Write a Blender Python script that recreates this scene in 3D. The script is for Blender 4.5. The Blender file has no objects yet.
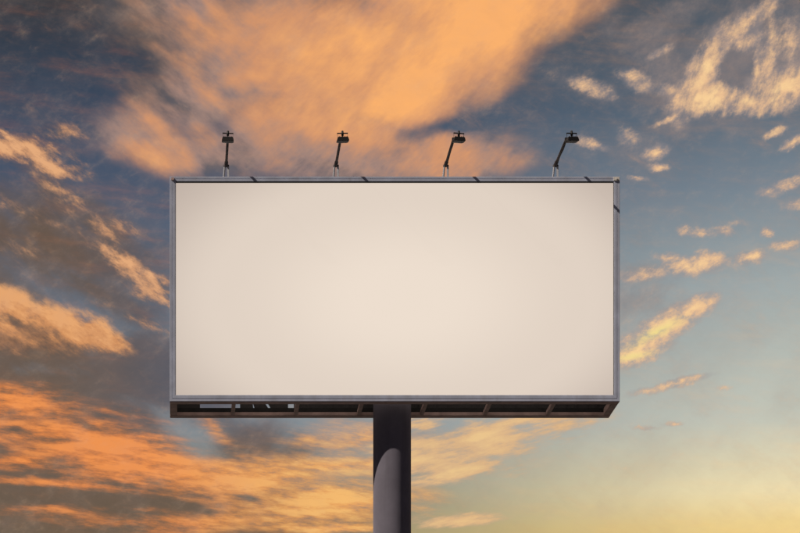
import bpy, bmesh, math, random
from mathutils import Vector, Matrix

random.seed(7)
sc = bpy.context.scene
C = sc.collection
R = math.radians

# ------------------------------------------------------------------ camera
# A level camera with a shifted lens (verticals and horizontals of the board
# stay parallel).  The perpendicular of the board meets the picture at pixel
# (PX0, PY0) of the 800 x 533 photograph; F is the focal length in its pixels.
F, PX0, PY0 = 3110.0, 175.0, 1060.0
EYE = 1.6                        # camera height over the ground
DIST = 56.8                      # camera to board
S = F / DIST                     # photograph pixels per metre on the board

cam = bpy.data.cameras.new('camera')
cam.sensor_width = 36.0
cam.lens = 36.0 * F / 800.0
cam.shift_x = 0.5 - PX0 / 800.0
cam.shift_y = (PY0 - 266.5) / 800.0
cam.clip_start = 0.1
cam.clip_end = 20000
cam_o = bpy.data.objects.new('camera', cam)
cam_o.location = (0, 0, EYE)
cam_o.rotation_euler = (R(90), 0, 0)
C.objects.link(cam_o)
sc.camera = cam_o

# --------------------------------------------------------------- exposure
vs = sc.view_settings
vs.view_transform = 'Standard'
vs.look = 'None'
vs.exposure = 0.0
vs.gamma = 1.0
vs.use_curve_mapping = False

sc.cycles.use_adaptive_sampling = True
sc.cycles.adaptive_threshold = 0.015
sc.cycles.adaptive_min_samples = 10

# ------------------------------------------------------------------- sun
SUN = Vector((-2.14, -1.0, 2.2)).normalized()      # towards the sun
sun = bpy.data.lights.new('sun', 'SUN')
sun.energy = 5.0
sun.angle = R(0.5)
sun.color = (1.0, 0.89, 0.76)
sun_o = bpy.data.objects.new('sun', sun)
sun_o.rotation_euler = (-SUN).to_track_quat('-Z', 'Y').to_euler()
sun_o.location = SUN * 80
C.objects.link(sun_o)


# ------------------------------------------------------------------- sky
def lin(r, g, b):
    f = lambda c: c / 12.92 if c <= 0.04045 else ((c + 0.055) / 1.055) ** 2.4
    return (f(r / 255.0), f(g / 255.0), f(b / 255.0), 1.0)


world = bpy.data.worlds.new('World')
sc.world = world
world.use_nodes = True
NT = world.node_tree
NT.nodes.clear()
world.cycles.sampling_method = 'MANUAL'
world.cycles.sample_map_resolution = 512


def nd(t, **kw):
    n = NT.nodes.new(t)
    for k, v in kw.items():
        setattr(n, k, v)
    return n


def put(sock, v):
    if hasattr(v, 'is_output'):
        NT.links.new(v, sock)
    else:
        sock.default_value = v


def mth(op, a, b=None, c=None, clamp=False):
    n = nd('ShaderNodeMath', operation=op, use_clamp=clamp)
    put(n.inputs[0], a)
    if b is not None:
        put(n.inputs[1], b)
    if c is not None:
        put(n.inputs[2], c)
    return n.outputs[0]


def vmt(op, a, b=None, c=None, out=0):
    n = nd('ShaderNodeVectorMath', operation=op)
    put(n.inputs[0], a)
    if b is not None:
        put(n.inputs[1], b)
    if c is not None:
        put(n.inputs[2], c)
    return n.outputs[out]


def sstep(v, lo, hi, a=0.0, b=1.0):
    n = nd('ShaderNodeMapRange', interpolation_type='SMOOTHSTEP')
    put(n.inputs['Value'], v)
    n.inputs['From Min'].default_value = lo
    n.inputs['From Max'].default_value = hi
    n.inputs['To Min'].default_value = a
    n.inputs['To Max'].default_value = b
    return n.outputs[0]


def mixc(f, a, b):
    n = nd('ShaderNodeMix', data_type='RGBA')
    put(n.inputs[0], f)
    put(n.inputs[6], a)
    put(n.inputs[7], b)
    return n.outputs[2]


def ramp(v, stops):
    n = nd('ShaderNodeValToRGB')
    put(n.inputs[0], v)
    e = n.color_ramp.elements
    while len(e) < len(stops):
        e.new(0.5)
    for el, (p, c) in zip(e, stops):
        el.position = p
        el.color = lin(*c)
    return n.outputs[0]


tc = nd('ShaderNodeTexCoord')
DIR = tc.outputs['Generated']                      # world direction
sep = nd('ShaderNodeSeparateXYZ')
NT.links.new(DIR, sep.inputs[0])
dx, dy, dz = sep.outputs
# cloud coordinates: tangent plane of the sky to the north, one unit = 1/F rad
ys = mth('MAXIMUM', dy, 0.02)
U = mth('MULTIPLY_ADD', mth('DIVIDE', dx, ys), F, PX0)
V = mth('MULTIPLY_ADD', mth('DIVIDE', dz, ys), -F, PY0)
cmb = nd('ShaderNodeCombineXYZ')
NT.links.new(U, cmb.inputs[0])
NT.links.new(V, cmb.inputs[1])
P = cmb.outputs[0]
DP = vmt('SCALE', DIR)                             # direction in the same unit
DP.node.inputs['Scale'].default_value = F


def noise(size, detail=5.0, rough=0.55, stretch=(1, 1, 1), tilt=0.0, seed=0.0, color=False, dist=0.0, lac=2.0, off=(0, 0)):
    m = nd('ShaderNodeMapping', vector_type='TEXTURE')
    put(m.inputs[0], DP)
    m.inputs['Location'].default_value = (seed * 1371.0 - off[0], seed * 733.0, seed * 417.0 - off[1])
    m.inputs['Rotation'].default_value = (0, R(tilt), 0)
    m.inputs['Scale'].default_value = tuple(size * s for s in stretch)
    n = nd('ShaderNodeTexNoise', noise_dimensions='3D')
    NT.links.new(m.outputs[0], n.inputs['Vector'])
    n.inputs['Scale'].default_value = 1.0
    n.inputs['Detail'].default_value = detail
    n.inputs['Roughness'].default_value = rough
    n.inputs['Lacunarity'].default_value = lac
    n.inputs['Distortion'].default_value = dist
    return n.outputs['Color' if color else 'Fac']


def warp(q, size, amp, detail=3.0, rough=0.55, stretch=(1, 1, 1), tilt=0.0, seed=0.0):
    c = noise(size, detail, rough, stretch, tilt, seed, color=True)
    c = vmt('SUBTRACT', c, (0.5, 0.5, 0.5))
    return vmt('MULTIPLY_ADD', c, (amp * 2, amp * 2, 0.0), q)


def blob(q, cx, cy, rx, ry, rot=0.0, w=1.0):
    m = nd('ShaderNodeMapping', vector_type='TEXTURE')
    NT.links.new(q, m.inputs[0])
    m.inputs['Location'].default_value = (cx, cy, 0)
    m.inputs['Rotation'].default_value = (0, 0, R(rot))
    m.inputs['Scale'].default_value = (rx, ry, 1)
    g = nd('ShaderNodeTexGradient', gradient_type='SPHERICAL')
    NT.links.new(m.outputs[0], g.inputs[0])
    return g.outputs['Fac'], w


def union(q, blobs, start=0.0):
    acc = start
    for b in blobs:
        g, w = blob(q, *b)
        if w != 1.0:
            g = mth('MULTIPLY', g, w)
        acc = g if (not hasattr(acc, 'is_output') and acc == 0.0) else mth('SMOOTH_MAX', acc, g, 0.12)
    return acc


def plus(f, n, amp):                                # f + (n - .5) * amp
    return mth('MULTIPLY_ADD', mth('SUBTRACT', n, 0.5), amp, f)


# --- clear sky: a colour by height, warmer and paler towards the glow
flat_r = mth('SQRT', mth('ADD', mth('MULTIPLY', dx, dx), mth('MULTIPLY', dy, dy)))
HY = mth('MULTIPLY_ADD', mth('DIVIDE', dz, mth('MAXIMUM', flat_r, 0.02)), -F, PY0)
hv = mth('DIVIDE', mth('ADD', HY, 400.0), 1500.0, clamp=True)     # 0 high .. 1 horizon
pos = lambda y: (y + 400.0) / 1500.0
warm_side = ramp(hv, [(0.0, (64, 76, 92)), (pos(0), (80, 90, 100)), (pos(120), (92, 108, 122)),
                      (pos(200), (122, 136, 147)), (pos(300), (166, 176, 175)),
                      (pos(430), (204, 206, 190)), (pos(500), (252, 234, 184)),
                      (pos(533), (252, 220, 146)), (pos(640), (246, 196, 96)), (1.0, (238, 160, 80))])
cool_side = ramp(hv, [(0.0, (46, 52, 66)), (pos(0), (44, 48, 53)), (pos(130), (55, 73, 96)),
                      (pos(210), (78, 90, 110)), (pos(300), (98, 116, 134)), (pos(430), (136, 146, 152)),
                      (pos(500), (134, 134, 116)), (pos(533), (150, 142, 108)), (pos(640), (206, 156, 96)), (1.0, (196, 130, 84))])
far_side = ramp(hv, [(0.0, (36, 45, 66)), (pos(300), (46, 55, 76)), (pos(640), (70, 72, 90)), (1.0, (94, 86, 96))])
GLOW = Vector((math.sin(R(13.0)), math.cos(R(13.0)), 0))
hdir = vmt('NORMALIZE', vmt('MULTIPLY', DIR, (1, 1, 0)))
gcos = vmt('DOT_PRODUCT', hdir, tuple(GLOW), out=1)
gang = mth('ARCCOSINE', mth('MINIMUM', gcos, 1.0))              # radians from the glow
gmix = sstep(gang, R(0.5), R(11.5), 1.0, 0.0)
sky = mixc(gmix, cool_side, warm_side)
sky = mixc(sstep(gang, R(22), R(75)), sky, far_side)      # the dusk side, away from the glow

# the daylight sky, seen thinly through the evening air
nis = nd('ShaderNodeTexSky', sky_type='NISHITA')
nis.sun_disc = False
nis.sun_elevation = math.asin(SUN.z)
nis.sun_rotation = math.atan2(SUN.x, SUN.y)
nis_c = vmt('SCALE', nis.outputs[0])
nis_c.node.inputs['Scale'].default_value = 0.06
sky = mixc(0.04, sky, nis_c)

# the part of the sky whose clouds are laid out one by one; beyond it a loose field of the same clouds
wnd, _ = blob(P, 400, 266, 1500, 1200)
wnd = sstep(wnd, 0.46, 0.60)
generic = sstep(noise(420, 4, 0.55, (1.6, 1, 0.8), 0, 9.0), 0.54, 0.74)
generic = mth('MULTIPLY', generic, mth('SUBTRACT', 1.0, wnd))
generic = mth('MULTIPLY', generic, sstep(dy, -0.2, 0.9))       # sunset colour stays round the glow


def layer(sky, field, n, amp, lo, hi, col, opacity=1.0, neg=None):
    gate = mth('MULTIPLY', field, 4.0, clamp=True)
    f = mth('MULTIPLY_ADD', mth('MULTIPLY', mth('SUBTRACT', n, 0.5), amp), gate, field)
    if neg is not None:
        f = mth('SUBTRACT', f, neg)
    d = sstep(f, lo, hi, 0.0, opacity)
    return mixc(d, sky, col)


soft = warp(P, 110, 24, 5, 0.55, seed=1)
mid = warp(P, 44, 13, 6, 0.6, seed=2)
fine = warp(P, 18, 7, 7, 0.66, seed=3)
streak = warp(P, 60, 15, 6, 0.6, (2.6, 1, 1), 6, seed=4)

nA = noise(95, 7, 0.56, (1.25, 1, 0.9), 28, 5)
fall = (2.2, 1, 0.8)                                # fibres of the high cloud: down-right on the left, up-right on the right
nAl, nAl_lit = noise(62, 8, 0.57, fall, 36, 15), noise(62, 8, 0.57, fall, 36, 15, off=(9, 7))
nAr, nAr_lit = noise(62, 8, 0.57, fall, -40, 25), noise(62, 8, 0.57, fall, -40, 25, off=(9, 7))
side = sstep(U, 180, 330)
inv = mth('SUBTRACT', 1.0, side)
nA2 = mth('ADD', mth('MULTIPLY', nAl, inv), mth('MULTIPLY', nAr, side))
rA = mth('SUBTRACT', nA2, mth('ADD', mth('MULTIPLY', nAl_lit, inv), mth('MULTIPLY', nAr_lit, side)))
nB = noise(44, 8, 0.62, (3.0, 1, 0.8), 7, 6)
nB2 = noise(20, 8, 0.66, (3.2, 1, 0.7), 6, 16)
rB = mth('SUBTRACT', nB2, noise(20, 8, 0.66, (3.2, 1, 0.7), 6, 16, off=(4, 5)))
nB3 = noise(20, 8, 0.64, (3.4, 1, 0.7), -11, 26)
nC = noise(24, 8, 0.66, (2.0, 1, 0.8), 32, 7)
rC = mth('SUBTRACT', nC, noise(24, 8, 0.66, (2.0, 1, 0.8), 32, 7, off=(4, 5)))
nD = noise(13, 8, 0.68, (1.5, 1, 0.9), -25, 8)
nF = noise(9, 8, 0.66, (4.5, 1, 0.9), -68, 28)
nD2 = noise(36, 7, 0.64, (1.4, 1, 1), -30, 18)

# --- brown deck low on the left
f = union(soft, [(10, 420, 270, 120, 0), (-20, 345, 200, 62, 14, 1), (50, 512, 360, 75, 0, 1), (150, 375, 140, 60, 10, .9),
                 (40, 240, 190, 85, 24, .62), (-60, 430, 260, 300, 0, .7), (250, 445, 130, 50, 10, .45), (260, 512, 170, 55, 0, .7), (90, 290, 120, 50, 25, .55)], mth('MULTIPLY', generic, 0.8))
tone = plus(plus(plus(0.42, nB, 1.3), nC, 0.9), rC, 1.6)
sky = layer(sky, f, nA2, 1.0, 0.02, 0.52,
            mixc(mth('MULTIPLY', sstep(U, 40, 220), sstep(V, 395, 470, 1.0, 0.0)), ramp(tone, [(0.0, (102, 84, 70)), (0.5, (130, 96, 70)), (1.0, (158, 110, 70))]),
                 ramp(tone, [(0.0, (84, 86, 98)), (0.5, (100, 94, 98)), (1.0, (128, 106, 96))])), 0.92)

# --- the large orange cloud overhead
fA0 = union(soft, [(135, 20, 120, 55, 38, .9), (160, 85, 70, 60, 20, .7), (60, 60, 60, 22, 35, .3)])
sky = layer(sky, fA0, nA2, 0.9, 0.08, 0.75, ramp(plus(mth('MULTIPLY_ADD', rA, 2.5, 0.38), nA2, 1.8), [(0.0, (78, 76, 80)), (0.5, (112, 94, 86)), (1.0, (160, 122, 100))]), 0.9)
fA = union(soft, [(490, 5, 190, 84, -28), (475, 55, 120, 62, -34, .95), (425, 95, 95, 52, -32, .9), (385, 50, 165, 100, -24), (285, 45, 170, 120, 0, .95), (200, 10, 110, 70, 25, .7),
                  (310, 140, 180, 62, 0, .8), (168, 150, 80, 38, 10, .85), (235, 150, 130, 50, 0, .8), (350, 170, 170, 40, 0, .7),
                  (450, 162, 110, 34, -7, 1), (130, 140, 70, 42, 15, .7), (470, 136, 80, 10, -8, .35), (195, 100, 80, 55, 20, .72), (150, 122, 60, 30, 15, .6), (250, -130, 300, 130, 0, .8)], generic)
gA = union(soft, [(222, 68, 50, 28, -35, .42), (250, 95, 50, 26, 15, .36), (365, 10, 34, 24, 40, .22), (395, 130, 50, 20, 10, .26), (215, 168, 60, 14, 5, .3),
                  (160, 105, 60, 24, 25, .3), (330, 150, 90, 16, 8, .14)])
hA = union(soft, [(450, 131, 90, 13, -8, .26), (508, 182, 30, 40, -40, .3)])
tA = union(soft, [(490, 15, 200, 105, -30, 1.05), (330, 40, 190, 95, 0, .74), (150, 158, 66, 26, 5, .62), (410, 90, 130, 60, -28, .9),
                  (440, 160, 90, 28, 0, .34), (290, 110, 110, 50, 20, .36)])
tA = mth('SUBTRACT', plus(plus(mth('MULTIPLY_ADD', tA, 0.90, 0.26), nA, 0.95), nA2, 0.75), gA)
tA = mth('MULTIPLY_ADD', rA, 1.2, tA)
sky = layer(sky, fA, mth('MULTIPLY_ADD', nA, 0.5, mth('MULTIPLY', nA2, 0.5)), 1.15, 0.02, 0.60,
            ramp(tA, [(0.0, (106, 98, 100)), (0.26, (164, 133, 122)), (0.55, (212, 150, 110)), (1.0, (255, 180, 110))]), 0.97, mth('MULTIPLY_ADD', gA, 0.25, hA))

# --- orange bands low on the left
fB = union(streak, [(22, 402, 90, 25, 5, .85), (110, 450, 160, 36, 10, 1), (30, 462, 110, 14, 5, .6), (165, 468, 170, 36, 8), (250, 480, 170, 40, 4), (315, 502, 160, 42, 0),
                    (70, 484, 150, 9, 4, .8), (215, 430, 32, 14, 40, .65), (305, 436, 34, 12, 15, .55), (350, 440, 110, 30, -4, .62), (330, 468, 120, 22, 0, .8),
                    (380, 466, 70, 16, -3, .8), (110, 524, 150, 7, 0, .4), (330, 527, 120, 10, 0, .9), (210, 520, 230, 20, 0, .75), (50, 512, 130, 9, 0, .5), (20, 440, 70, 12, 6, .6), (130, 415, 80, 12, 12, .5), (150, 508, 60, 6, 0, .5)],
           mth('MULTIPLY', generic, 0.7))
tB = mth('MULTIPLY_ADD', rB, 2.0, plus(plus(mth('MULTIPLY_ADD', fB, 0.85, 0.20), nB2, 1.5), nB, 0.8))
sky = layer(sky, fB, mth('MULTIPLY_ADD', nB2, 0.5, mth('MULTIPLY', nB, 0.52)), 2.0, 0.0, 0.85,
            mixc(sstep(U, 130, 330), ramp(tB, [(0.0, (112, 88, 72)), (0.35, (168, 110, 72)), (0.68, (220, 132, 72)), (1.0, (244, 150, 80))]),
                 ramp(tB, [(0.0, (140, 124, 110)), (0.35, (206, 150, 104)), (0.65, (236, 166, 96)), (1.0, (248, 188, 112))])), 0.95)

# --- paler bands right of the pole
fC = union(streak, [(475, 440, 150, 36, -10, 1), (548, 428, 84, 18, -14, .95), (455, 466, 100, 22, -5, 1), (425, 482, 70, 10, -2, .7),
                    (458, 520, 70, 11, -2, .8), (420, 425, 60, 18, 0, .6)])
tC = plus(mth('MULTIPLY_ADD', fC, 0.6, 0.32), nB3, 1.9)
sky = layer(sky, fC, nB3, 2.3, 0.08, 0.70,
            ramp(tC, [(0.0, (140, 142, 146)), (0.4, (192, 164, 138)), (0.7, (224, 182, 134)), (1.0, (240, 200, 140))]), 0.94)

# --- left side: streaks and the heaped cloud
fE = union(mid, [(10, 146, 95, 22, 16, 1), (55, 168, 50, 14, 24, .8), (62, 132, 50, 14, 5, .35), (80, 200, 85, 16, 30, .42), (105, 232, 75, 14, 30, .45), (30, 215, 70, 14, 25, .3),
                 (122, 260, 58, 15, 36, .9), (155, 288, 55, 20, 32, 1), (140, 320, 60, 9, 20, .35), (110, 215, 70, 12, 25, .4), (25, 250, 90, 20, 20, .2)])
tE = mth('MULTIPLY_ADD', rC, 2.0, plus(mth('MULTIPLY_ADD', fE, 0.85, 0.14), nC, 1.2))
sky = layer(sky, fE, nC, 2.4, 0.02, 0.80,
            ramp(tE, [(0.0, (92, 84, 82)), (0.35, (142, 112, 94)), (0.7, (208, 152, 110)), (1.0, (234, 174, 124))]), 0.94)
fH = union(mid, [(8, 304, 50, 24, 15), (50, 320, 66, 28, 14), (95, 338, 52, 22, 16), (20, 338, 90, 24, 8, .9), (122, 346, 22, 9, -20, .5)])
# the heap is lit on its upper billows only
tH = mth('MULTIPLY_ADD', mth('SUBTRACT', mth('MULTIPLY_ADD', U, 0.24, 322.0), V), 0.018, 0.55)
tH = mth('MULTIPLY_ADD', rC, 1.5, plus(tH, nC, 1.0))
sky = layer(sky, fH, nC, 1.5, 0.06, 0.62,
            ramp(tH, [(0.0, (116, 88, 72)), (0.4, (168, 120, 86)), (0.7, (214, 148, 96)), (1.0, (236, 170, 112))]), 0.94)

# --- right side: the ringed wisp and the small scattered clouds
haze = union(mid, [(660, 25, 110, 40, -30, .6), (725, 62, 130, 85, -40, .85), (785, 55, 70, 80, 0, .85), (640, 300, 70, 40, -10, .5), (640, 270, 70, 18, -5, .5),
                   (590, 92, 60, 24, 15, .5), (640, 140, 50, 30, 0, .3)])
sky = layer(sky, haze, nD2, 1.2, 0.06, 0.75, ramp(plus(0.5, nD, 1.5), [(0.0, (116, 112, 116)), (1.0, (168, 144, 132))]), 0.55)
fD = union(fine, [(704, 72, 76, 23, -62, .95), (746, 24, 62, 15, -40, .8), (770, 52, 60, 13, -78, .72), (758, 66, 52, 9, -82, .6), (710, 98, 58, 26, -8, 1.05), (792, 40, 40, 40, -30, .42), (748, 42, 34, 16, -35, .7), (758, 84, 30, 26, 0, .62),
                  (748, 103, 60, 20, 0, .85), (787, 84, 52, 27, -22, .95), (775, 100, 50, 18, -10, .8), (672, 118, 34, 5, -25, .5),
                  (592, 88, 36, 13, 18, .62), (634, 80, 26, 14, 30, .62), (660, 52, 24, 7, -30, .45), (670, 92, 26, 10, 10, .45),
                  (657, 153, 20, 10, -15, .75), (660, 167, 18, 6, -5, .7), (628, 135, 22, 14, 40, .45), (590, 143, 32, 8, 15, .5), (637, 178, 24, 4, 0, .4),
                  (775, 133, 18, 7, -20, .8), (793, 143, 22, 8, -30, .85), (790, 184, 32, 8, -15, .6), (768, 192, 20, 9, 0, .45), (800, 205, 30, 9, -5, .4)])
fD2 = union(fine, [(695, 265, 48, 17, -8, .95), (670, 258, 26, 9, 10, .65), (750, 257, 28, 10, -10, .85), (783, 246, 22, 10, -10, .65), (768, 232, 10, 8, 0, .75),
                   (700, 232, 32, 8, 0, .5), (684, 232, 12, 8, 0, .6), (722, 231, 22, 7, 0, .5), (645, 275, 50, 10, -5, .45), (740, 220, 20, 6, -20, .35),
                   (664, 327, 68, 20, -28, 1), (638, 350, 48, 20, -18, 1), (692, 308, 36, 14, -25, 1), (622, 358, 34, 11, -4, .9),
                   (678, 383, 52, 6, -14, .85), (648, 391, 36, 6, -10, .5), (725, 388, 14, 4, 0, .5), (672, 424, 16, 4, -5, .55), (648, 428, 24, 4, 0, .4)])
ring, _ = blob(fine, 736, 68, 21, 28, 20)
fDm = mth('MAXIMUM', fD, fD2)
fDm = mth('MAXIMUM', fDm, mth('MULTIPLY', generic, 0.45))
tD = plus(mth('MULTIPLY_ADD', fDm, 0.75, 0.18), nD, 1.5)
gold = union(fine, [(655, 333, 44, 9, -28, .8), (632, 356, 34, 6, -8, .7)])
sky = layer(sky, fDm, nD2, 1.2, 0.0, 0.5, ramp(plus(0.5, nD, 1.6), [(0.0, (140, 136, 142)), (1.0, (186, 160, 146))]), 0.42, mth('MULTIPLY', ring, 0.6))
colD = ramp(tD, [(0.0, (148, 140, 140)), (0.35, (198, 166, 146)), (0.65, (236, 190, 146)), (1.0, (252, 210, 154))])
colD = mixc(mth('MULTIPLY', gold, 0.9, clamp=True), colD, lin(240, 226, 140))
swirl, _ = blob(P, 735, 62, 120, 95)
swirl = sstep(swirl, 0.0, 0.5)
nS = mth('ADD', mth('MULTIPLY', mth('MULTIPLY_ADD', nD, 0.7, mth('MULTIPLY', nD2, 0.3)), mth('SUBTRACT', 1.0, mth('MULTIPLY', swirl, 0.6))),
         mth('MULTIPLY', nF, mth('MULTIPLY', swirl, 0.6)))
sky = layer(sky, fDm, nS, 3.2, 0.04, 1.0, colD, 0.95, mth('MULTIPLY', ring, 0.9))

bg = nd('ShaderNodeBackground')
NT.links.new(sky, bg.inputs[0])
bg.inputs[1].default_value = 1.0
wo = nd('ShaderNodeOutputWorld')
NT.links.new(bg.outputs[0], wo.inputs[0])


# ------------------------------------------------------------- materials
def material(name, base, rough=0.6, metal=0.0, var=0.15, scale=6.0, bump=0.0, bscale=60.0, streak=None, spec=0.4):
    """Paint or metal with blotches, fine grain and (streak) rain-run stains."""
    m = bpy.data.materials.new(name)
    m.use_nodes = True
    t = m.node_tree
    b = t.nodes['Principled BSDF']
    tcn = t.nodes.new('ShaderNodeTexCoord')
    n1 = t.nodes.new('ShaderNodeTexNoise')
    n1.inputs['Scale'].default_value = scale
    n1.inputs['Detail'].default_value = 7
    n1.inputs['Roughness'].default_value = 0.62
    t.links.new(tcn.outputs['Object'], n1.inputs['Vector'])
    r = t.nodes.new('ShaderNodeValToRGB')
    r.color_ramp.elements[0].position = 0.3
    r.color_ramp.elements[1].position = 0.7
    r.color_ramp.elements[0].color = tuple(c * (1 - var) for c in base) + (1,)
    r.color_ramp.elements[1].color = tuple(min(1, c * (1 + var)) for c in base) + (1,)
    t.links.new(n1.outputs['Fac'], r.inputs[0])
    col = r.outputs[0]
    if streak:
        mp = t.nodes.new('ShaderNodeMapping')
        mp.inputs['Scale'].default_value = (9, 9, 0.5)
        t.links.new(tcn.outputs['Object'], mp.inputs[0])
        n2 = t.nodes.new('ShaderNodeTexNoise')
        n2.inputs['Scale'].default_value = 1.0
        n2.inputs['Detail'].default_value = 5
        t.links.new(mp.outputs[0], n2.inputs['Vector'])
        mr = t.nodes.new('ShaderNodeMapRange')
        mr.inputs['From Min'].default_value = 0.52
        mr.inputs['From Max'].default_value = 0.75
        mr.inputs['To Max'].default_value = 0.55
        t.links.new(n2.outputs['Fac'], mr.inputs[0])
        mx = t.nodes.new('ShaderNodeMix')
        mx.data_type = 'RGBA'
        t.links.new(mr.outputs[0], mx.inputs[0])
        t.links.new(col, mx.inputs[6])
        mx.inputs[7].default_value = tuple(streak) + (1,)
        col = mx.outputs[2]
    t.links.new(col, b.inputs['Base Color'])
    b.inputs['Roughness'].default_value = rough
    b.inputs['Metallic'].default_value = metal
    b.inputs['Specular IOR Level'].default_value = spec
    b.inputs['Diffuse Roughness'].default_value = 0.8
    if bump:
        n3 = t.nodes.new('ShaderNodeTexNoise')
        n3.inputs['Scale'].default_value = bscale
        n3.inputs['Detail'].default_value = 4
        t.links.new(tcn.outputs['Object'], n3.inputs['Vector'])
        bp = t.nodes.new('ShaderNodeBump')
        bp.inputs['Strength'].default_value = bump
        bp.inputs['Distance'].default_value = 0.01
        t.links.new(n3.outputs['Fac'], bp.inputs['Height'])
        t.links.new(bp.outputs[0], b.inputs['Normal'])
    return m


M = {}
M['frame'] = material('frame_steel', (0.46, 0.49, 0.60), 0.45, 0.0, 0.16, 3.0, 0.1, 40, (0.37, 0.37, 0.43))
M['brown'] = material('brown_steel', (0.50, 0.36, 0.34), 0.7, 0.0, 0.25, 5.0, 0.2, 50)
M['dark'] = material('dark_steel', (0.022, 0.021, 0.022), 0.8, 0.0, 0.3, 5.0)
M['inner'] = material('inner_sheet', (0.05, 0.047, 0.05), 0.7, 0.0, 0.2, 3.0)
M['clad'] = material('cladding_sheet', (0.30, 0.31, 0.34), 0.55, 0.0, 0.12, 2.0)
M['pole'] = material('pole_paint', (0.180, 0.166, 0.205), 0.62, 0.0, 0.10, 2.5, 0.10, 30, (0.135, 0.122, 0.148), 0.1)
M['lamp'] = material('lamp_enamel', (0.016, 0.013, 0.013), 0.6, 0.0, 0.25, 12.0)
M['arm'] = material('arm_paint', (0.042, 0.031, 0.031), 0.6, 0.0, 0.25, 12.0)
M['galv'] = material('galvanised_steel', (0.40, 0.40, 0.43), 0.5, 0.1, 0.15, 25.0)
M['trim'] = material('edge_trim', (0.70, 0.66, 0.62), 0.5, 0.0, 0.05, 8.0)
M['concrete'] = material('concrete', (0.34, 0.32, 0.29), 0.9, 0.0, 0.2, 2.5, 0.5, 30)
M['ground'] = material('dry_ground', (0.058, 0.056, 0.052), 0.95, 0.0, 0.45, 0.35, 0.6, 8)

# glass of the lamps
g = bpy.data.materials.new('lamp_glass')
g.use_nodes = True
gb = g.node_tree.nodes['Principled BSDF']
gb.inputs['Base Color'].default_value = (0.85, 0.86, 0.86, 1)
gb.inputs['Roughness'].default_value = 0.12
gb.inputs['Transmission Weight'].default_value = 0.6
M['glass'] = g

# blank board face: emission painted in for daylight, brighter in the middle
m = bpy.data.materials.new('face_painted_glow')
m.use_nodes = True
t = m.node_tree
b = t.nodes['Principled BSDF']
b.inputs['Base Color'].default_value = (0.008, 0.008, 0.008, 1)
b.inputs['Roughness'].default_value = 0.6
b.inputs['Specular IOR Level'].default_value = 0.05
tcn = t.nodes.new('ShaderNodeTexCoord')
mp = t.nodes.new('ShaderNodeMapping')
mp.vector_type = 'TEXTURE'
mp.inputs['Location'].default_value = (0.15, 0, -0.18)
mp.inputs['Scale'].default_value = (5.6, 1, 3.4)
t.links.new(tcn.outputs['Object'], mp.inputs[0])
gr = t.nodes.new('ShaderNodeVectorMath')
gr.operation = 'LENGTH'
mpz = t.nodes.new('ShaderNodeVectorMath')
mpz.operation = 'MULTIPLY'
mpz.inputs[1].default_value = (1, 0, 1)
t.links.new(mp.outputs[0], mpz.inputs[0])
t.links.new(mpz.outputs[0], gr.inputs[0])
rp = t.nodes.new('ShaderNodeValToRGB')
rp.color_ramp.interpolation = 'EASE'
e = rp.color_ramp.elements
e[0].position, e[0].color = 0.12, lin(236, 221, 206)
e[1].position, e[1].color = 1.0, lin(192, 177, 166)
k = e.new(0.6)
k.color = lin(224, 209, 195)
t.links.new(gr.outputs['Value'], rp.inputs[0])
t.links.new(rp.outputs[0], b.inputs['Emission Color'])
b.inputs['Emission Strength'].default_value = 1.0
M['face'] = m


# --------------------------------------------------------------- helpers
def link(name, me, mat, parent=None, smooth=False):
    o = bpy.data.objects.new(name, me)
    C.objects.link(o)
    if mat is not None and len(me.materials) == 0:
        me.materials.append(M[mat])
    if smooth:
        me.polygons.foreach_set('use_smooth', [True] * len(me.polygons))
    if parent is not None:
        o.parent = parent
    return o


def mesh_of(name, bm):
    bmesh.ops.recalc_face_normals(bm, faces=bm.faces)
    me = bpy.data.meshes.new(name)
    bm.to_mesh(me)
    bm.free()
    return me


def add_box(bm, x0, x1, y0, y1, z0, z1, mat=None):
    vs_ = [bm.verts.new((x, y, z)) for x in (x0, x1) for y in (y0, y1) for z in (z0, z1)]
    for q in ((0, 1, 3, 2), (4, 6, 7, 5), (0, 4, 5, 1), (2, 3, 7, 6), (0, 2, 6, 4), (1, 5, 7, 3)):
        bm.faces.new([vs_[i] for i in q])
    if mat is not None:
        bmesh.ops.transform(bm, matrix=mat, verts=vs_)
    return vs_


def box_obj(name, x0, x1, y0, y1, z0, z1, mat, parent, bevel=0.006):
    """A bevelled bar whose origin is its own centre."""
    c = Vector(((x0 + x1) / 2, (y0 + y1) / 2, (z0 + z1) / 2))
    bm = bmesh.new()
    add_box(bm, x0 - c.x, x1 - c.x, y0 - c.y, y1 - c.y, z0 - c.z, z1 - c.z)
    if bevel:
        bmesh.ops.bevel(bm, geom=bm.edges[:], offset=min(bevel, 0.3 * min(x1 - x0, y1 - y0, z1 - z0)), segments=2, affect='EDGES')
    o = link(name, mesh_of(name, bm), mat, parent)
    o.location = c
    return o


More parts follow.
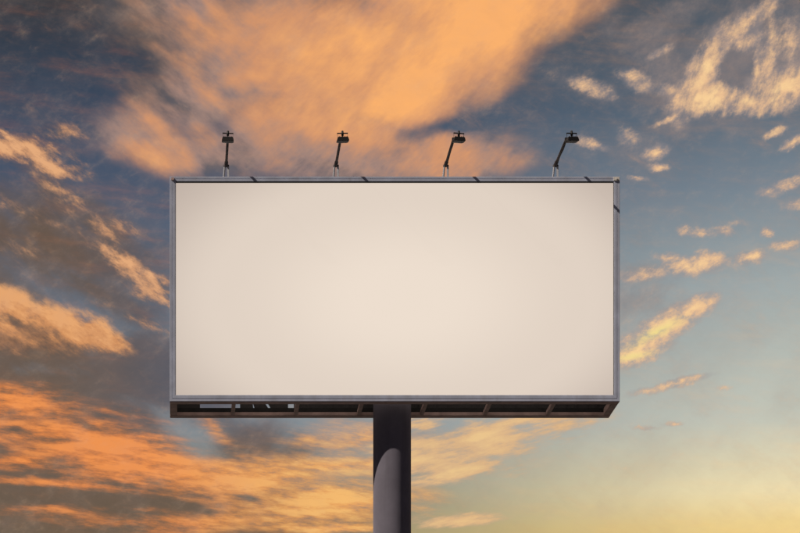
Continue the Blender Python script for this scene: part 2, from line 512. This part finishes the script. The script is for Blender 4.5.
def add_tube(bm, p0, p1, r0, r1=None, seg=20, rings=1):
    r1 = r0 if r1 is None else r1
    p0, p1 = Vector(p0), Vector(p1)
    q = (p1 - p0).to_track_quat('Z', 'Y').to_matrix()
    loops = []
    for i in range(rings + 1):
        f_ = i / rings
        c = p0.lerp(p1, f_)
        r = r0 + (r1 - r0) * f_
        loops.append([bm.verts.new(c + q @ Vector((r * math.cos(a), r * math.sin(a), 0)))
                      for a in (2 * math.pi * k / seg for k in range(seg))])
    for a, b_ in zip(loops, loops[1:]):
        for k in range(seg):
            f2 = bm.faces.new((a[k], a[(k + 1) % seg], b_[(k + 1) % seg], b_[k]))
            f2.smooth = True
    bm.faces.new(loops[0][::-1])
    bm.faces.new(loops[-1])


def add_bar(bm, p0, p1, w, d):
    """A flat bar from p0 to p1, w across x, d across the rest."""
    p0, p1 = Vector(p0), Vector(p1)
    q = (p1 - p0).to_track_quat('Z', 'Y').to_matrix().to_4x4()
    L = (p1 - p0).length
    add_box(bm, -w / 2, w / 2, -d / 2, d / 2, 0, L, Matrix.Translation(p0) @ q)


def tag(o, label, cat, group=None):
    o['label'] = label
    o['category'] = cat
    if group:
        o['group'] = group


# --------------------------------------------------------------- ground
bm = bmesh.new()
bmesh.ops.create_grid(bm, x_segments=40, y_segments=40, size=6000)
gnd = link('ground', mesh_of('ground', bm), 'ground')
gnd['kind'] = 'structure'

# ------------------------------------------------------------ billboard
X = lambda px: (px - PX0) / S
Z = lambda py: EYE + (PY0 - py) / S
YF = DIST                                            # front plane of the frame
DEPTH = 1.42
YB = YF + DEPTH
x0, x1 = X(169.8), X(619.8)                          # outer edges
z0, z1 = Z(401.3), Z(176.6)
CX = (x0 + x1) / 2
PCY = YF + 0.71                                      # pole axis
PR = 0.350

root = bpy.data.objects.new('billboard', None)
root.location = (CX, PCY, 0)
C.objects.link(root)
tag(root, 'wide blank cream billboard in a grey frame on one thick round pole', 'billboard')
W0 = Vector(root.location)


def rel(o):                                          # built in world coordinates, stored relative to the root
    o.location = Vector(o.location) - W0
    return o


# face panel, its light painted on as emission
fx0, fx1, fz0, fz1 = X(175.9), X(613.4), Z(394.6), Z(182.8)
panel = rel(box_obj('face_panel', fx0, fx1, YF + 0.012, YF + 0.07, fz0, fz1, 'face', root, 0.004))
panel['label'] = 'blank cream face panel, its glow painted brighter in the middle'
for (a0, a1, c0, c1) in ((fx0, fx1, fz1 + 0.003, Z(181.7)), (fx1 + 0.002, X(613.85), fz0, fz1)):
    gk = box_obj('gap_shade_strip', a0, a1, YF + 0.003, YF + 0.06, c0, c1, 'dark', None, 0)  # dark strip laid in for the shade of the gap beside the panel
    gk.location = Vector(gk.location) - W0 - panel.location
    gk.parent = panel

# frame: four mitred rails with a grooved section
FW = {'top': (176.6, 181.5), 'bottom': (401.3, 394.9), 'left': (169.8, 175.6), 'right': (619.8, 613.9)}
wt = abs(FW['top'][1] - FW['top'][0]) / S
wb = abs(FW['bottom'][1] - FW['bottom'][0]) / S
wl = abs(FW['left'][1] - FW['left'][0]) / S
wr = abs(FW['right'][1] - FW['right'][0]) / S
SEC = [(0.0, 0.10), (0.0, 0.004), (0.04, 0.0), (0.38, 0.0), (0.41, 0.004), (0.46, 0.004), (0.49, -0.003), (0.95, -0.003), (1.0, 0.006), (1.0, 0.10)]


def corner(sx, sz, w):
    return (x0 + w * wl if sx < 0 else x1 - w * wr, z0 + w * wb if sz < 0 else z1 - w * wt)


for ca, cb in (((-1, 1), (1, 1)), ((1, 1), (1, -1)), ((1, -1), (-1, -1)), ((-1, -1), (-1, 1))):
    bm = bmesh.new()
    ra, rb = [], []
    for w, y in SEC:
        a = corner(*ca, w)
        b_ = corner(*cb, w)
        ra.append(bm.verts.new((a[0], YF + y, a[1])))
        rb.append(bm.verts.new((b_[0], YF + y, b_[1])))
    n = len(SEC)
    for i in range(n):
        bm.faces.new((ra[i], ra[(i + 1) % n], rb[(i + 1) % n], rb[i]))
    bm.faces.new(ra)
    bm.faces.new(rb[::-1])
    bmesh.ops.translate(bm, vec=-W0, verts=bm.verts)
    link('frame_rail', mesh_of('frame_rail', bm), 'frame', root)

# corner fittings on the front of the frame
for sx, sz in ((-1, 1), (1, 1)):
    bm = bmesh.new()
    cx_ = x0 + wl * 0.5 if sx < 0 else x1 - wr * 0.55
    cz_ = z1 - wt * 0.5
    if sx < 0:
        add_tube(bm, (cx_, YF + 0.01, cz_), (cx_, YF - 0.035, cz_), 0.036, 0.028, 16)
    else:
        add_box(bm, cx_ - 0.055, cx_ + 0.05, YF - 0.022, YF + 0.004, cz_ - 0.03, cz_ + 0.036)
        add_tube(bm, (cx_, YF - 0.02, cz_), (cx_, YF - 0.035, cz_), 0.016, 0.016, 8)
    bmesh.ops.translate(bm, vec=-W0, verts=bm.verts)
    link('corner_bolt' if sx < 0 else 'corner_plate', mesh_of('corner_fitting', bm), 'brown' if sx < 0 else 'trim', root)

# box behind the frame: sides, lid, rear sheets
yb0 = YF + 0.103
rel(box_obj('side_cladding', x0 + 0.004, x0 + 0.03, yb0, YB - 0.004, z0 + 0.125, z1 - 0.034, 'clad', root, 0))
rel(box_obj('side_cladding', x1 - 0.03, x1 - 0.004, yb0, YB - 0.004, z0 + 0.125, z1 - 0.034, 'clad', root, 0))
rel(box_obj('top_cladding', x0 + 0.004, x1 - 0.004, yb0, YB - 0.004, z1 - 0.03, z1 - 0.004, 'clad', root, 0))
NB = 7
bay = (x1 - x0) / NB
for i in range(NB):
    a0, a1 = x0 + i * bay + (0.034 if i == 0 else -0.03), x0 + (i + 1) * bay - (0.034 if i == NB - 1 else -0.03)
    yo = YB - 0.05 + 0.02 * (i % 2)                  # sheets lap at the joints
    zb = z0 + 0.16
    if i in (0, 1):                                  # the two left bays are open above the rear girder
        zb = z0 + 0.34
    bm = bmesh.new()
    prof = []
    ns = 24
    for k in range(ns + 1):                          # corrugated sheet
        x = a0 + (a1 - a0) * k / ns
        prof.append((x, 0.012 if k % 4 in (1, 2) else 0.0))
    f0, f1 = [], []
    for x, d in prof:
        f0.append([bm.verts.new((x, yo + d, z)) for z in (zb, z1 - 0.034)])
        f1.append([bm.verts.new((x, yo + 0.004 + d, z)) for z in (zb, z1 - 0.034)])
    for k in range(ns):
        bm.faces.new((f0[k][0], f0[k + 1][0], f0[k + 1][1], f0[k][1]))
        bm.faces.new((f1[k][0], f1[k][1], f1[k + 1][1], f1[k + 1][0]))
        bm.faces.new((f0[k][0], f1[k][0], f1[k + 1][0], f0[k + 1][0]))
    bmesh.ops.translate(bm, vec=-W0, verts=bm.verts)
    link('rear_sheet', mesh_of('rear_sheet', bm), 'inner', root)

# blanking pieces that leave only slots of the two open bays
def plate(name, pts, y, mat='inner', th=0.006):
    bm = bmesh.new()
    a = [bm.verts.new((x, y, z)) for x, z in pts]
    b_ = [bm.verts.new((x, y + th, z)) for x, z in pts]
    n = len(pts)
    bm.faces.new(a)
    bm.faces.new(b_[::-1])
    for i in range(n):
        bm.faces.new((a[i], b_[i], b_[(i + 1) % n], a[(i + 1) % n]))
    bmesh.ops.translate(bm, vec=-W0, verts=bm.verts)
    return link(name, mesh_of(name, bm), mat, root)


kb = (DIST + DEPTH) / DIST                           # pixel on the rear plane
XB = lambda px: (px - PX0) / S * kb
zt, zlo = z0 + 0.36, z0 + 0.10
yp = YB - 0.056
plate('rear_plate', [(x0 + 0.03, zlo), (XB(200), zlo), (XB(200), zt), (x0 + 0.03, zt)], yp)
plate('rear_plate', [(XB(240), zlo), (XB(253.5), zlo), (XB(252), zt), (XB(240), zt)], yp)
plate('rear_plate', [(XB(255.5), zlo), (XB(270.5), zlo), (XB(261), zt), (XB(251), zt)], yp)
plate('rear_plate', [(XB(272.5), zlo), (XB(288), zlo), (XB(288), zt), (XB(264), zt)], yp)

# underside: rims, cross struts and the dark girder behind
ZB = z0
rel(box_obj('front_beam', x0 + 0.002, x1 - 0.002, YF + 0.006, YF + 0.20, ZB - 0.012, ZB + 0.095, 'brown', root, 0.008))
rel(box_obj('rear_beam', x0 + 0.002, x1 - 0.002, YB - 0.24, YB, ZB - 0.014, ZB + 0.05, 'brown', root, 0.008))
for a0, a1 in ((x0 + 0.003, x0 + 0.135), (x1 - 0.135, x1 - 0.003)):
    rel(box_obj('end_beam', a0, a1, YF + 0.204, YB - 0.244, ZB - 0.010, ZB + 0.12, 'brown', root, 0.008))
for i in range(1, NB):
    xc = x0 + i * bay
    rel(box_obj('cross_strut', xc - 0.034, xc + 0.034, YF + 0.204, YB - 0.244, ZB - 0.008, ZB + 0.075, 'brown', root, 0.006))
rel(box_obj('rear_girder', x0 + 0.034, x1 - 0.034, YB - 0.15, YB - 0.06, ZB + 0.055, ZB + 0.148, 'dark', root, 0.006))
for zc in (z0 + 0.9, z0 + 2.9):
    bm = bmesh.new()
    for s in (-1, 1):
        add_box(bm, x0 + 0.05, x1 - 0.05, PCY + s * (PR + 0.09) - 0.01, PCY + s * (PR + 0.09) + 0.01, zc - 0.16, zc + 0.16)
        add_box(bm, x0 + 0.05, x1 - 0.05, PCY + s * (PR + 0.09) - 0.08, PCY + s * (PR + 0.09) + 0.08, zc + 0.162, zc + 0.18)
        add_box(bm, x0 + 0.05, x1 - 0.05, PCY + s * (PR + 0.09) - 0.08, PCY + s * (PR + 0.09) + 0.08, zc - 0.18, zc - 0.162)
    bmesh.ops.translate(bm, vec=-W0, verts=bm.verts)
    link('main_girder', mesh_of('main_girder', bm), 'dark', root)
for i in range(NB + 1):
    xc = min(max(x0 + i * bay, x0 + 0.08), x1 - 0.08)
    if abs(xc - CX) < 0.3:
        continue
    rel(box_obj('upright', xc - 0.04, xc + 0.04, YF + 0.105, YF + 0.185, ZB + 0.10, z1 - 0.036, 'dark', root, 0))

# pole with flange and footing
bm = bmesh.new()
add_tube(bm, (0, 0, 0.36), (0, 0, z0 + 3.3), PR, PR, 96, 6)
pole = link('pole', mesh_of('pole', bm), 'pole', root)
for zz in (4.0, 8.0):
    bm = bmesh.new()
    add_tube(bm, (0, 0, zz), (0, 0, zz + 0.03), PR + 0.004, PR + 0.004, 96)
    link('weld_seam', mesh_of('weld_seam', bm), 'pole', pole)
bm = bmesh.new()
add_tube(bm, (0, 0, 0.30), (0, 0, 0.36), 0.62, 0.62, 48)
link('base_flange', mesh_of('base_flange', bm), 'pole', root)
gm = None
for k in range(8):
    a = 2 * math.pi * k / 8
    if gm is None:
        bm = bmesh.new()
        v = [bm.verts.new(p) for p in ((PR - 0.01, -0.012, 0.36), (0.58, -0.012, 0.36), (PR - 0.01, -0.012, 0.85),
                                       (PR - 0.01, 0.012, 0.36), (0.58, 0.012, 0.36), (PR - 0.01, 0.012, 0.85))]
        for q in ((0, 1, 2), (5, 4, 3), (0, 3, 4, 1), (1, 4, 5, 2), (2, 5, 3, 0)):
            bm.faces.new([v[i] for i in q])
        gm = mesh_of('gusset', bm)
    gs = link('gusset', gm, 'pole', root)
    gs.rotation_euler.z = a
ft = rel(box_obj('concrete_footing', CX - 1.1, CX + 1.1, PCY - 1.1, PCY + 1.1, -0.4, 0.30, 'concrete', root, 0.03))


# ------------------------------------------------------------ floodlights
def lamp(px_off, head_dx, yaw, roll, label):
    xa = px_off / S
    t_ = bpy.data.objects.new('floodlight', None)
    t_.location = (xa, YF + 0.80, z1 - 0.004)
    C.objects.link(t_)
    tag(t_, label, 'floodlight', 'floodlights on arms along the top of the billboard')
    H = 0.46
    # stand: two flat legs on a foot plate
    bm = bmesh.new()
    add_box(bm, -0.11, 0.11, -0.09, 0.09, 0.0, 0.012)
    link('foot_plate', mesh_of('foot_plate', bm), 'galv', t_)
    for s in (-1, 1):
        bm = bmesh.new()
        add_bar(bm, (s * 0.055 - 0.012, 0.03, 0.01), (s * 0.030 + 0.004, 0.0, H - 0.02), 0.035, 0.02)
        link('stand_leg', mesh_of('stand_leg', bm), 'galv', t_)
    bm = bmesh.new()
    add_tube(bm, (-0.05, 0, H - 0.03), (0.05, 0, H - 0.03), 0.022, 0.022, 12)
    link('pivot', mesh_of('pivot', bm), 'arm', t_)
    # arm reaching out over the face
    bm = bmesh.new()
    add_tube(bm, (0, 0.05, H - 0.005), (0, -1.56, H), 0.0255, 0.0235, 20)
    arm = link('arm', mesh_of('arm', bm), 'arm', t_)
    bm = bmesh.new()
    add_tube(bm, (0, 0.06, H - 0.005), (0, -0.16, H - 0.005), 0.036, 0.034, 18)
    link('sleeve', mesh_of('sleeve', bm), 'arm', arm)
    # head
    hm = Matrix.Translation((head_dx, -1.62, H - 0.03)) @ Matrix.Rotation(R(yaw), 4, 'Z') @ Matrix.Rotation(R(roll), 4, 'Y')
    bm = bmesh.new()
    wb_, wt_, hh, dd = 0.108, 0.092, 0.036, 0.085
    pr = [(-wb_, -hh), (wb_, -hh), (wb_ * 0.98, -hh * 0.45), (wt_, hh), (-wt_, hh), (-wb_ * 0.98, -hh * 0.45)]
    fa = [bm.verts.new((x, -dd, z)) for x, z in pr]
    fb = [bm.verts.new((x, dd * 0.9, z * 0.85)) for x, z in pr]
    bm.faces.new(fa)
    bm.faces.new(fb[::-1])
    for i in range(6):
        bm.faces.new((fa[i], fb[i], fb[(i + 1) % 6], fa[(i + 1) % 6]))
    bmesh.ops.bevel(bm, geom=bm.edges[:], offset=0.006, segments=2, affect='EDGES')
    bmesh.ops.transform(bm, matrix=hm, verts=bm.verts)
    house = link('lamp_housing', mesh_of('lamp_housing', bm), 'lamp', t_)
    for k in range(5):                               # cooling fins on the top of the housing
        bm = bmesh.new()
        xx = -0.07 + 0.035 * k
        add_box(bm, xx - 0.004, xx + 0.004, -0.08, 0.07, hh * 0.8, hh + 0.012, hm)
        link('fin', mesh_of('fin', bm), 'lamp', house)
    bm = bmesh.new()                                 # pane, looking back and down at the face
    add_box(bm, -0.085, 0.085, 0.0895, 0.096, -0.030, 0.030, hm)
    link('lamp_glass', mesh_of('lamp_glass', bm), 'glass', house)
    bm = bmesh.new()                                 # junction between arm end and housing
    add_box(bm, min(0, head_dx) - 0.026, max(0, head_dx) + 0.026, -1.60, -1.535, H - 0.045, H + 0.022)
    link('arm_joint', mesh_of('arm_joint', bm), 'lamp', t_)
    # yoke above the housing: stem, crossbar, knob
    bm = bmesh.new()
    add_tube(bm, (0, 0, hh - 0.005), (0, 0, 0.165), 0.012, 0.012, 12)
    bmesh.ops.transform(bm, matrix=hm, verts=bm.verts)
    link('yoke_stem', mesh_of('yoke_stem', bm), 'lamp', t_)
    bm = bmesh.new()
    add_box(bm, -0.098, 0.098, -0.012, 0.012, 0.111, 0.127, hm)
    link('yoke_crossbar', mesh_of('yoke_crossbar', bm), 'lamp', t_)
    bm = bmesh.new()
    add_tube(bm, (0, 0, 0.078), (0, 0, 0.160), 0.023, 0.020, 14)
    bmesh.ops.transform(bm, matrix=hm, verts=bm.verts)
    link('yoke_knob', mesh_of('yoke_knob', bm), 'lamp', t_)
    for s in (-1, 1):
        bm = bmesh.new()
        add_box(bm, s * 0.092 - 0.0015, s * 0.092 + 0.0015, -0.006, 0.006, hh * 0.5, 0.112, hm)
        link('yoke_side', mesh_of('yoke_side', bm), 'lamp', t_)
    # cable along the arm
    bm = bmesh.new()
    for k in range(6):
        ya, yb_ = -0.1 - k * 0.24, -0.1 - (k + 1) * 0.24
        sag = lambda q: -0.03 - 0.012 * math.sin(q * 7.0 + px_off)
        add_tube(bm, (0.012, ya, H + sag(ya)), (0.012, yb_, H + sag(yb_)), 0.006, 0.006, 8)
    link('cable', mesh_of('cable', bm), 'lamp', t_)


lamp(52.0, 0.000, 0, 1.5, 'leftmost of the four dark floodlights, its arm almost upright against pink cloud')
lamp(163.3, 0.036, 4, -2.0, 'second dark floodlight from the left, against the mauve underside of the cloud')
lamp(274.7, 0.090, 10, 1.0, 'third dark floodlight from the left, its arm leaning right over pale stand legs')
lamp(386.0, 0.095, 14, -3.0, 'rightmost dark floodlight, against clear blue sky near the billboard corner')
